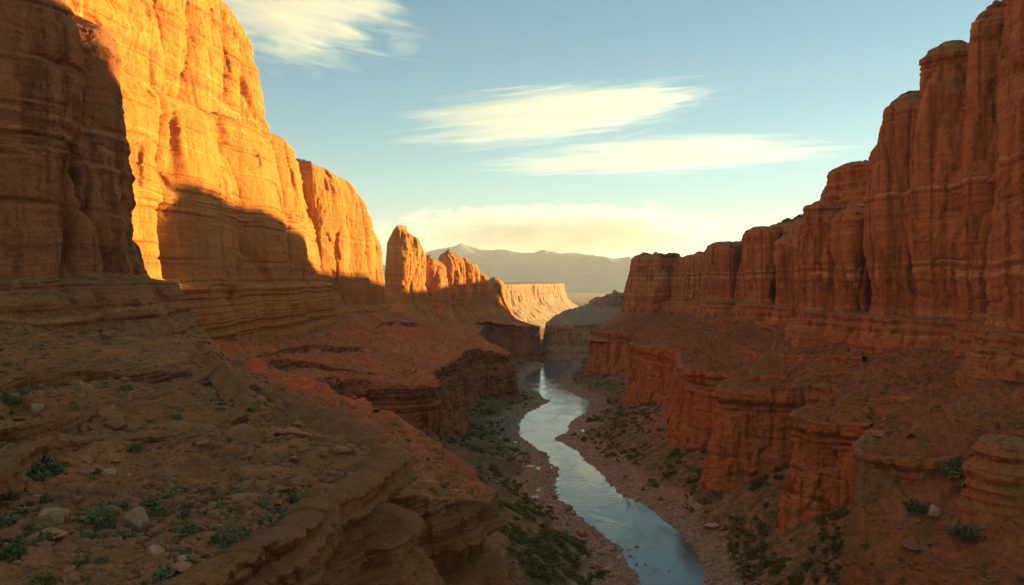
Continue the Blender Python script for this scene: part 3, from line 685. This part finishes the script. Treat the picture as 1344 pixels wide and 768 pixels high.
def rock_mat(name, c1, c2):
    s = NT(name)
    oi = s.n('ShaderNodeObjectInfo').outputs['Random']
    col = s.mix(s.ramp(s.noise(s.pos, .9, 6, .65), [(.35, 0.0), (.65, 1.0)]), c1, c2)
    col = s.mix(1.0, col, s.ramp(s.noise(s.pos, 6, 5, .7), [(.3, .6), (.7, 1.3)]), 'MULTIPLY')
    col = s.mix(1.0, col, s.ramp(oi, [(0, .75), (1, 1.15)]), 'MULTIPLY')
    s.l(col, s.b.inputs['Base Color']); s.b.inputs['Roughness'].default_value = .9; s.b.inputs['Specular IOR Level'].default_value = .2
    n = s.bump(s.noise(s.pos, 1.8, 8, .7), .7, .3); n = s.bump(s.noise(s.vmul(s.pos, (.7, .7, 9)), 1, 3, .6), .4, .12, n)
    s.l(n, s.b.inputs['Normal']); return s.m
M_BOULDER = rock_mat('boulder_rock', (.42, .19, .085), (.56, .31, .17))
M_BOULDER2 = rock_mat('dark_boulder_rock', (.32, .12, .05), (.43, .18, .08))
M_BOULDER3 = rock_mat('red_boulder_rock', (.27, .10, .045), (.38, .16, .08))
M_COBBLE = rock_mat('river_rock', (.27, .175, .11), (.44, .32, .22))
def poly_mesh(name, V, Fc, flat=False):
    me = bpy.data.meshes.new(name); raw_mesh(me, V, Fc)
    if flat: me.polygons.foreach_set('use_smooth', np.zeros(len(me.polygons), dtype=bool))
    return me
ROCKS = {}
for key, mat, cuts, rough in (('pale', M_BOULDER, 11, .06), ('dark', M_BOULDER2, 9, .10), ('red', M_BOULDER3, 10, .08), ('river', M_COBBLE, 6, .09)):
    ROCKS[key] = []
    for k in range(6):
        me = poly_mesh('boulder_rock', *rock_shape(4, cuts, 40 + k * 5 + len(key) * 77, rough, (1, .8, .62)))
        me.materials.append(mat); ROCKS[key].append(me)

def leaf_mat(name, c1, c2):
    s = NT(name)
    col = s.mix(s.ramp(s.noise(s.pos, 1.1, 4, .6), [(.35, 0.0), (.65, 1.0)]), c1, c2)
    col = s.mix(1.0, col, s.ramp(s.n('ShaderNodeObjectInfo').outputs['Random'], [(0, .75), (1, 1.25)]), 'MULTIPLY')
    s.l(col, s.b.inputs['Base Color']); s.b.inputs['Roughness'].default_value = .8; s.b.inputs['Specular IOR Level'].default_value = .15
    return s.m
M_LEAF = leaf_mat('sage_leaves', (.16, .135, .055), (.25, .21, .09))
M_LEAFD = leaf_mat('dark_leaves', (.10, .09, .026), (.17, .15, .048))
M_DRY = leaf_mat('dry_grass', (.16, .12, .05), (.24, .19, .09))
def shrub_geo(seed, nbr, nleaf, leaf, spread=1.0, up=.8):
    """leaf-sized faces strung along many twigs, radius about 1"""
    g = np.random.default_rng(seed); V = []; Q = []
    lob = g.normal(size=(5, 3)); lob[:, 2] = np.abs(lob[:, 2]); lob /= np.linalg.norm(lob, axis=1)[:, None]
    for k in range(nbr):
        d = g.normal(size=3); d[2] = abs(d[2]) * up + .12; d /= np.linalg.norm(d)
        L = g.uniform(.55, 1.0) * (.72 + .38 * max(0, (lob @ d).max()) ** 6)
        for j in range(nleaf):
            t = g.uniform(.3, 1) ** .6
            p = d * L * t * np.array([spread, spread, .85]) + g.normal(size=3) * .07
            p[2] = max(p[2], .01)
            a = g.normal(size=3); a /= np.linalg.norm(a); b = np.cross(a, g.normal(size=3)); b /= np.linalg.norm(b)
            l = leaf * g.uniform(.6, 1.4); a = (a + d * .8); a *= l / np.linalg.norm(a); b *= l * .38
            i = len(V); V += [p - a * .5 - b, p - a * .5 + b, p + a + b * .4, p + a - b * .4]; Q.append((i, i + 1, i + 2, i + 3))
    # twigs
    for k in range(7):
        d = g.normal(size=3); d[2] = abs(d[2]) + .5; d /= np.linalg.norm(d); q = np.cross(d, (0, 0, 1)); q /= np.linalg.norm(q); q2 = np.cross(d, q)
        for u_, w_ in ((q, q2), (q2, q)):
            i = len(V); V += [u_ * -.02, u_ * .02, d * .8 + u_ * .008, d * .8 - u_ * .008]; Q.append((i, i + 1, i + 2, i + 3))
    return np.array(V), np.array(Q)
SHRUBS = {}
for key, mat in (('sage', M_LEAF), ('dark', M_LEAFD)):
    SHRUBS[key] = []
    for k in range(5):
        me = poly_mesh('shrub_leaves', *shrub_geo(90 + k + len(key) * 31, 60, 16, .11)); me.materials.append(mat); SHRUBS[key].append(me)
SMALL = [shrub_geo(300 + k, 22, 9, .26) for k in range(6)]

def sampler(G):
    """points on a grid of terrain, drawn so that they spread evenly over the picture"""
    A = G[:-1, :-1]; du = G[:-1, 1:] - A; dv = G[1:, :-1] - A
    n = np.cross(du, dv); area = np.linalg.norm(n, axis=2); n = n / np.maximum(area[..., None], 1e-9); n *= np.sign(n[..., 2:3] + 1e-9)
    d = np.linalg.norm(A - np.array([0, 0, H]), axis=2)
    return A, du, dv, n, area, d
def project(p):
    return 672 + F * p[..., 0] / p[..., 1], HY - F * (p[..., 2] - H) / p[..., 1]
def draw(G, n, g, power=1.6, zone=None, steep=.55):
    A, du, dv, nn, area, d = sampler(G)
    px, py = project(A)
    wt = area / np.maximum(d, 30) ** power * (A[..., 1] > 25) * (nn[..., 2] > steep) * (px > -60) * (px < 1410) * (py < 830)
    if zone is not None: wt = wt * zone(A[..., 0], A[..., 1], A[..., 2], px, py)
    wt = wt.ravel(); wt /= wt.sum()
    i = g.choice(len(wt), n, p=wt); r, c = np.unravel_index(i, area.shape)
    a, b = g.uniform(size=(2, n, 1))
    return A[r, c] + du[r, c] * a + dv[r, c] * b, nn[r, c]
floorG = None
def floor_grid(y0, y1, n, m):
    ta = (np.linspace(560, 1420, m) - 672) / F; y = H * F / np.linspace(H * F / y0, H * F / y1, n)
    X = ta[None] * y[:, None]; Y = np.repeat(y[:, None], m, 1); return np.stack([X, Y, floor_z(X, Y)], -1)
FG = floor_grid(150, 1250, 420, 520)

def put_rock(me, p, size, g, label, group, sink=.25, flat=1.0, cat='boulder', rz=None):
    o = bpy.data.objects.new('boulder', me); C.objects.link(o)
    k = size / 2
    o.scale = (k * g.uniform(.85, 1.25), k * g.uniform(.8, 1.15), k * g.uniform(.8, 1.2) * flat)
    o.rotation_euler = (g.normal() * .12, g.normal() * .12, g.uniform(0, 6.28) if rz is None else rz)
    o.location = (p[0], p[1], p[2] + .62 * o.scale.z * (1 - 2 * sink))
    return tag(o, label, cat, group)
STEMS = []
for k_ in range(3):
    gg = np.random.default_rng(820 + k_); V = []; Q = []
    for j_ in range(16):
        d_ = gg.normal(size=3); d_[2] = abs(d_[2]) * .8 + .25; d_ /= np.linalg.norm(d_); prev = None; p_ = gg.normal(size=3) * .05; p_[2] = -.05
        for t_ in range(5):
            r_ = .026 * (1 - t_ / 5.5); q_ = np.cross(d_, (.3, .2, 1)); q_ /= np.linalg.norm(q_); q2_ = np.cross(d_, q_)
            ring = [len(V) + m_ for m_ in range(4)]; V += [p_ + r_ * (q_ * math.cos(a_) + q2_ * math.sin(a_)) for a_ in (0, 1.57, 3.14, 4.71)]
            if prev: Q += [(prev[m_], prev[(m_ + 1) % 4], ring[(m_ + 1) % 4], ring[m_]) for m_ in range(4)]
            prev = ring; p_ = p_ + d_ * .24; d_ = d_ + gg.normal(size=3) * .16; d_ /= np.linalg.norm(d_)
    me_ = poly_mesh('shrub_stems', np.array(V), np.array(Q)); STEMS.append(me_)
s = NT('dry_wood'); s.b.inputs['Base Color'].default_value = (.20, .14, .09, 1); s.b.inputs['Roughness'].default_value = .9
for me_ in STEMS: me_.materials.append(s.m)
def put_shrub(me, p, size, g, label, group, cat='shrub', parts=False):
    k = size / 2
    if parts:
        o = bpy.data.objects.new('shrub', None); C.objects.link(o)
        link('foliage', me, None, o); link('stem', STEMS[g.integers(3)], None, o)
    else:
        o = bpy.data.objects.new('shrub', me); C.objects.link(o)
    o.scale = (k * g.uniform(.9, 1.2), k * g.uniform(.9, 1.2), k * g.uniform(.75, 1.15)); o.rotation_euler = (0, 0, g.uniform(0, 6.28))
    o.location = (p[0], p[1], p[2] - .08 * k)
    return tag(o, label, cat, group)
def at(G, px, py):
    """the nearest point of a terrain grid that the ray through this spot of the view meets"""
    X, Y = project(G); ok = (np.abs(X - px) < 4) & (np.abs(Y - py) < 4) & (G[..., 1] > 20)
    if not ok.any():
        q = np.where(G[..., 1] > 20, (X - px) ** 2 + (Y - py) ** 2, 1e18); i = q.argmin(); return G.reshape(-1, 3)[i]
    q = np.where(ok, np.linalg.norm(G - np.array([0, 0, H]), axis=2), 1e18); return G.reshape(-1, 3)[q.argmin()]
gs = BENCH['slope']; gr = BENCH['red_slope']
g = np.random.default_rng(77)
HERO = [(66, 668, 62, 'pale', .55, 'pale slab boulder tipped on edge, cracked along its top, on the near slope'),
        (178, 678, 46, 'pale', .95, 'pale block of a boulder with a flat top beside a bush, near the shelf edge'),
        (60, 690, 52, 'dark', .3, 'low flat brown rock lying just below the pale tipped slab'),
        (148, 614, 26, 'pale', .6, 'small pale flat-topped rock at the end of a short row of stones'),
        (112, 610, 34, 'dark', .35, 'long low dark stone beside the big round bush'),
        (322, 566, 60, 'dark', .8, 'large rounded dark outcrop boulder half sunk in the middle of the slope'),
        (150, 548, 34, 'dark', .7, 'reddish split boulder above the row of stones'),
        (265, 575, 26, 'dark', .6, 'brown boulder left of the large rounded outcrop'),
        (393, 628, 24, 'red', .9, 'round red boulder near the lip of the shelf'),
        (345, 632, 22, 'dark', .8, 'dark angular rock left of the round red boulder'),
        (236, 651, 22, 'dark', .8, 'round dark rock beside a hollow under the smooth rock hump'),
        (27, 628, 26, 'red', .8, 'reddish rock at the left border above the tipped slab'),
        (115, 505, 24, 'dark', .8, 'lone dark boulder on the banded apron below the pillars'),
        (50, 530, 22, 'pale', .7, 'small pale boulder on the apron beside a bush at the left border'),
        (385, 560, 52, 'dark', .45, 'long dark rock rib along the crest of the spur'),
        (168, 708, 30, 'dark', .4, 'half buried brown rock below the pale block'),
        (240, 745, 40, 'dark', .6, 'squat brown rock on the very edge of the near shelf')]
for px, py, wpx, kind, fl, lab in HERO:
    p = at(gs, px, py + wpx * .2); d = p[1]
    put_rock(ROCKS[kind][g.integers(6)], p, wpx * d / F * 1.05, g, lab, 'boulders on the near slope', .3, fl / .8)
for px, py, wpx, kind, fl, lab in [(1228, 668, 20, 'pale', 1.1, 'pale upright stone on the dark right slope'), (1190, 705, 42, 'red', .5, 'long low red rock on the dark right slope'),
                                   (1262, 690, 40, 'red', .8, 'dark red boulder under the pale upright stone'), (1150, 560, 34, 'red', .5, 'red slab perched on the two-tiered ledge')]:
    p = at(gr, px, py + wpx * .2); put_rock(ROCKS[kind][g.integers(6)], p, wpx * p[1] / F, g, lab, 'boulders on the red slope', .3, fl / .8)
BUSH = [(54, 602, 66, 'big round dark green bush, largest on the near slope'), (14, 490, 34, 'dark bush at the left border under the banded apron'),
        (18, 517, 28, 'low dark bush just below the uppermost one at the left border'), (14, 712, 46, 'bushy dark green shrub in the bottom corner'),
        (295, 698, 38, 'round olive bush on the smooth rock hump near the shelf edge'), (130, 664, 46, 'wide low olive bush between the two pale boulders'),
        (206, 664, 34, 'dark bush growing against the pale block'), (60, 750, 44, 'fuzzy dark tuft low on the near slope by the lower border'),
        (28, 555, 24, 'small green bush left of the banded apron foot'), (165, 500, 22, 'small bush on the banded apron beside the lone boulder'),
        (181, 580, 24, 'small dark bush above the row of stones'), (108, 729, 30, 'low dark bush right of the fuzzy tuft'),
        (8, 640, 34, 'dark green bush cut by the left border above the bottom corner'), (235, 540, 18, 'small olive bush high on the spur')]
for px, py, wpx, lab in BUSH:
    p = at(gs, px, py + wpx * .3); put_shrub(SHRUBS['dark' if 'dark' in lab else 'sage'][g.integers(5)], p, wpx * p[1] / F * 1.1, g, lab, 'bushes on the near slope', parts=True)
for px, py, wpx, lab in [(1262, 606, 66, 'large dark bush in the hollow of the right slope'), (1266, 690, 46, 'rounded dark bush lower on the right slope'), (1205, 660, 30, 'dark bush left of the pale upright stone')]:
    p = at(gr, px, py + wpx * .2); put_shrub(SHRUBS['dark'][g.integers(5)], p, wpx * p[1] / F * 1.1, g, lab, 'bushes on the red slope', parts=True)

def many(G, n, kind, what, s0, s1, label, group, power=1.7, zone=None, px_min=3.5):
    P, N = draw(G, n, g, power, zone)
    for p in P:
        if 'river' in group: p[2] = max(p[2], -.25)
        d = np.hypot(p[0], p[1]); sz = s0 + (s1 - s0) * g.uniform() ** 2.4; sz = max(sz, px_min * d / F)
        if what == 'rock': put_rock(ROCKS[kind][g.integers(6)], p, sz, g, label, group, .25, g.uniform(.6, 1.1))
        else: put_shrub(SHRUBS[kind][g.integers(5)], p, sz, g, label, group)
NEAR = lambda x, y, z, px, py: (y < 150) & (py > 470)
MID = lambda x, y, z, px, py: (y > 150) & (y < 460)
FARL = lambda x, y, z, px, py: (y > 460)
RN = lambda x, y, z, px, py: (y < 260) * 1.0
RM = lambda x, y, z, px, py: (y > 260) * 1.0
def wet(lo, hi, left=None):
    def f(x, y, z, px, py):
        d, sd_ = river_dist(x, y); k = (d > lo) & (d < hi)
        if left is not None: k = k & ((sd_ < 0) == left)
        return k * 1.0
    return f
many(gs, 60, 'dark', 'rock', .5, 2.2, 'small brown rock scattered on the near left slope', 'boulders on the near slope', 1.5, NEAR)
many(gs, 30, 'dark', 'rock', 1.0, 3.0, 'squat brown boulder half buried in the near left slope', 'boulders on the near slope', 1.4, NEAR, 9)
many(gs, 16, 'pale', 'rock', .4, 1.4, 'small pale stone scattered on the near left slope', 'boulders on the near slope', 1.5, NEAR)
many(gs, 30, 'dark', 'rock', .8, 3.2, 'small brown rock on the long slope under the golden cliff', 'rocks on the long slope', 1.7, MID)
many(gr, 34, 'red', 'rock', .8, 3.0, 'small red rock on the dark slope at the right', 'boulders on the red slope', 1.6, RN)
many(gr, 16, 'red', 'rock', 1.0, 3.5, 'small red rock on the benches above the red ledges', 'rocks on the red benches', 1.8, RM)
many(FG, 60, 'river', 'rock', 1.8, 6.5, 'grey-brown boulder on the river bank', 'boulders along the river', 1.6, lambda x, y, z, px, py: wet(0.5, 17)(x, y, z, px, py) * (y < 700))
many(FG, 26, 'river', 'rock', 1.0, 3.2, 'dark stone standing in the shallow water at the lower end of the river', 'stones in the river', 1.2, lambda x, y, z, px, py: wet(-16, -1, True)(x, y, z, px, py) * (y < 350))
many(gs, 34, 'sage', 'shrub', .9, 2.2, 'small olive bush scattered on the near left slope', 'bushes on the near slope', 1.5, NEAR)
many(gs, 60, 'sage', 'shrub', 1.3, 3.0, 'small olive bush on the long slope under the golden cliff', 'bushes on the long slope', 1.7, MID)
many(gr, 62, 'dark', 'shrub', 1.4, 3.6, 'dark bush on the slope at the right', 'bushes on the red slope', 1.6, RN)
many(FG, 60, 'dark', 'shrub', 2.2, 6.0, 'dark green bush in the thicket on the left river bank', 'bushes on the left bank', 1.6, lambda x, y, z, px, py: wet(14, 48, True)(x, y, z, px, py) * (y < 700))
many(FG, 66, 'dark', 'shrub', 2.2, 6.0, 'dark green bush in the thicket on the right river bank', 'bushes on the right bank', 1.6, lambda x, y, z, px, py: wet(18, 60, False)(x, y, z, px, py) * (y < 900))

# what nobody could count: rubble, low scrub, grass
def scatter_mesh(name, G, n, protos, s0, s1, power, zone, mat, label, pxmin, clump=None, flatz=1.0, sink=.2, steep=.5):
    P, N = draw(G, n, g, power, zone, steep)
    if clump:
        k = fbm(P[:, 0] / clump, P[:, 1] / clump, P[:, 2] / clump, 3, 9) > -.05; P = P[k]
    Vs, Fs, o = [], [], 0
    d = np.hypot(P[:, 0], P[:, 1]); sz = np.maximum(s0 + (s1 - s0) * g.uniform(size=len(P)) ** 3, pxmin * d / F)
    for p, q in zip(P, sz):
        V, Fc = protos[g.integers(len(protos))]; a = g.uniform(0, 6.28); c, s_ = math.cos(a), math.sin(a)
        k = q / 2; sc3 = k * g.uniform(.75, 1.25, 3) * np.array([1, 1, flatz])
        W = V * sc3; W = np.stack([W[:, 0] * c - W[:, 1] * s_, W[:, 0] * s_ + W[:, 1] * c, W[:, 2]], 1) + p
        W[:, 2] -= sink * k * .4
        Vs.append(W); Fs.append(Fc + o); o += len(V)
    return tag(link(name, poly_mesh(name, np.concatenate(Vs), np.concatenate(Fs), flat='rubble' in name), mat), label, None, None, 'stuff')
PEB = [rock_shape(1, 4, 500 + k, .12, (1, .85, .6)) for k in range(6)]
PEB2 = [rock_shape(2, 8, 520 + k, .10, (1, .85, .6)) for k in range(8)]
front = lambda x, y, z, px, py: 1.0 + 0 * x
scatter_mesh('rubble', gs, 14000, PEB2, .25, 2.0, 1.75, front, M_BOULDER2, 'loose brown rubble on the left slope', 1.2, 25)
scatter_mesh('rubble', gs, 5000, PEB2, .14, 1.3, 1.5, NEAR, M_BOULDER2, 'loose stones on the near slope', 2.2, 14)
scatter_mesh('rubble', gs, 2600, PEB2, .9, 4.0, 1.6, lambda x, y, z, px, py: (y > 150) * 1.0, M_BOULDER2, 'fallen blocks on the long slope', 1.6, 18)
scatter_mesh('rubble', gr, 11000, PEB2, .45, 3.2, 1.6, front, M_BOULDER3, 'loose red rubble on the right slope', 1.4, 25)
scatter_mesh('rubble', FG, 9000, PEB2, .5, 3.2, 1.6, wet(-1.0, 19), M_COBBLE, 'cobbles and slabs along the river', 1.1, None, .8)
TUFT = []
for k in range(5):
    gg = np.random.default_rng(700 + k); V = []; Q = []
    for j in range(26):
        a = gg.uniform(0, 6.28); r = gg.uniform(0, .25); b = np.array([math.cos(a), math.sin(a), 0]); t = np.array([-b[1], b[0], 0]) * .035
        p = b * r; tip = b * (r + gg.uniform(.1, .8)) + np.array([0, 0, gg.uniform(.5, 1.2)]); i = len(V)
        V += [p - t, p + t, tip + t * .2, tip - t * .2]; Q.append((i, i + 1, i + 2, i + 3))
    TUFT.append((np.array(V), np.array(Q)))
scatter_mesh('dry_grass', gs, 3800, TUFT, .5, 1.4, 1.5, front, M_DRY, 'dry grass tufts on the left slope', 1.2, 12)
scatter_mesh('low_scrub', gs, 3400, SMALL, .5, 2.2, 1.75, front, M_LEAF, 'low olive scrub over the left slope', 1.6, 30, .8)
scatter_mesh('low_scrub', gr, 4200, SMALL, .8, 3.0, 1.65, front, M_LEAFD, 'low dark scrub over the right slope', 1.8, 30, .8)
scatter_mesh('low_scrub', FG, 5600, SMALL, 2.6, 8.0, 1.55, wet(13, 75), M_LEAFD, 'green thicket on both river banks', 2.0, 35, .8)

# ------------------------------------------------------------------ haze
def box(name, lo, hi):
    me = bpy.data.meshes.new(name)
    v = [(x, y, z) for x in (lo[0], hi[0]) for y in (lo[1], hi[1]) for z in (lo[2], hi[2])]
    f = [(0, 1, 3, 2), (4, 6, 7, 5), (0, 4, 5, 1), (2, 3, 7, 6), (0, 2, 6, 4), (1, 5, 7, 3)]
    me.from_pydata(v, [], f); me.update(); return me
hm = bpy.data.materials.new('haze_air'); hm.use_nodes = True; ht = hm.node_tree; ht.nodes.clear()
ho = ht.nodes.new('ShaderNodeOutputMaterial'); hv = ht.nodes.new('ShaderNodeVolumePrincipled')
hv.inputs['Color'].default_value = (.82, .90, 1, 1); hv.inputs['Density'].default_value = 0.42e-4; hv.inputs['Anisotropy'].default_value = .2
ht.links.new(hv.outputs[0], ho.inputs['Volume'])
HAZE = True
if HAZE:
    tag(link('haze', box('haze', (-38000, -400, -40), (50000, 12400, 690)), hm), 'thin warm haze over the plain', None, None, 'stuff')

# ------------------------------------------------------------------ clouds, beyond and above the haze
def cloud(label, x0, x1, y0, y1, dist, depth, dens, nscale, thr, tilt=0.0, seed=0.0, aniso=.3, step=.22):
    cx, cyy = (x0 + x1) / 2, (y0 + y1) / 2
    V, Fc = ICO[4]
    me = poly_mesh('cloud', V, Fc)
    o = link('cloud', me, None); o.location = ((cx - 672) / F * dist, dist, H + (HY - cyy) / F * dist)
    o.scale = ((x1 - x0) / 2 / F * dist, depth / 2, (y1 - y0) / 2 / F * dist); o.rotation_euler = (0, tilt, 0)
    m = bpy.data.materials.new('cloud_vapour'); m.use_nodes = True; t = m.node_tree; t.nodes.clear()
    out = t.nodes.new('ShaderNodeOutputMaterial'); pv = t.nodes.new('ShaderNodeVolumePrincipled')
    tc = t.nodes.new('ShaderNodeTexCoord')
    L = t.links.new
    def mth(op, a, b=0.0, clamp=False):
        q = t.nodes.new('ShaderNodeMath'); q.operation = op; q.use_clamp = clamp
        for k, v in enumerate((a, b)):
            if isinstance(v, (int, float)): q.inputs[k].default_value = v
            else: L(v, q.inputs[k])
        return q.outputs[0]
    ln = t.nodes.new('ShaderNodeVectorMath'); ln.operation = 'LENGTH'; L(tc.outputs['Object'], ln.inputs[0])
    mp = t.nodes.new('ShaderNodeMapping'); mp.inputs['Location'].default_value = (seed, seed * .7, seed * 1.3); mp.inputs['Scale'].default_value = nscale
    L(tc.outputs['Object'], mp.inputs[0])
    nz = t.nodes.new('ShaderNodeTexNoise'); nz.inputs['Scale'].default_value = 1; nz.inputs['Detail'].default_value = 7; nz.inputs['Roughness'].default_value = .64
    nz.inputs['Distortion'].default_value = 1.1; L(mp.outputs[0], nz.inputs[0])
    fall = mth('SUBTRACT', 1.0, ln.outputs[1 if len(ln.outputs) > 1 else 0], True)
    v = mth('ADD', nz.outputs[0], mth('MULTIPLY', fall, .55)); v = mth('SUBTRACT', v, thr); v = mth('MULTIPLY', v, 5.0, True)
    v = mth('MULTIPLY', v, mth('MULTIPLY', fall, 4.0, True))
    L(mth('MULTIPLY', v, dens), pv.inputs['Density'])
    pv.inputs['Color'].default_value = (.80, .86, .95, 1); pv.inputs['Anisotropy'].default_value = aniso
    L(pv.outputs[0], out.inputs['Volume']); me.materials.append(m)
    m.cycles.volume_step_rate = step
    return tag(o, label, 'cloud')
cloud('ragged white cloud in the upper sky beside the golden cliff', 120, 610, -120, 118, 9000, 1300, .0019, (2.4, 2, 6.0), .70, .22, 3.1)
cloud('long swept white cloud in mid sky, upper of the two streaks', 430, 1020, 92, 208, 10000, 1200, .0017, (2.2, 2, 6.0), .69, -.10, 7.7)
cloud('thin straight streak of cloud, lower of the two', 550, 1200, 168, 240, 10500, 1100, .0015, (2.0, 2, 4.2), .68, -.04, 11.3)
cloud('creamy cloud bank resting over the mountains', 420, 1060, 258, 356, 14000, 2200, .0022, (8, 3, 3.0), .64, 0, 15.9)
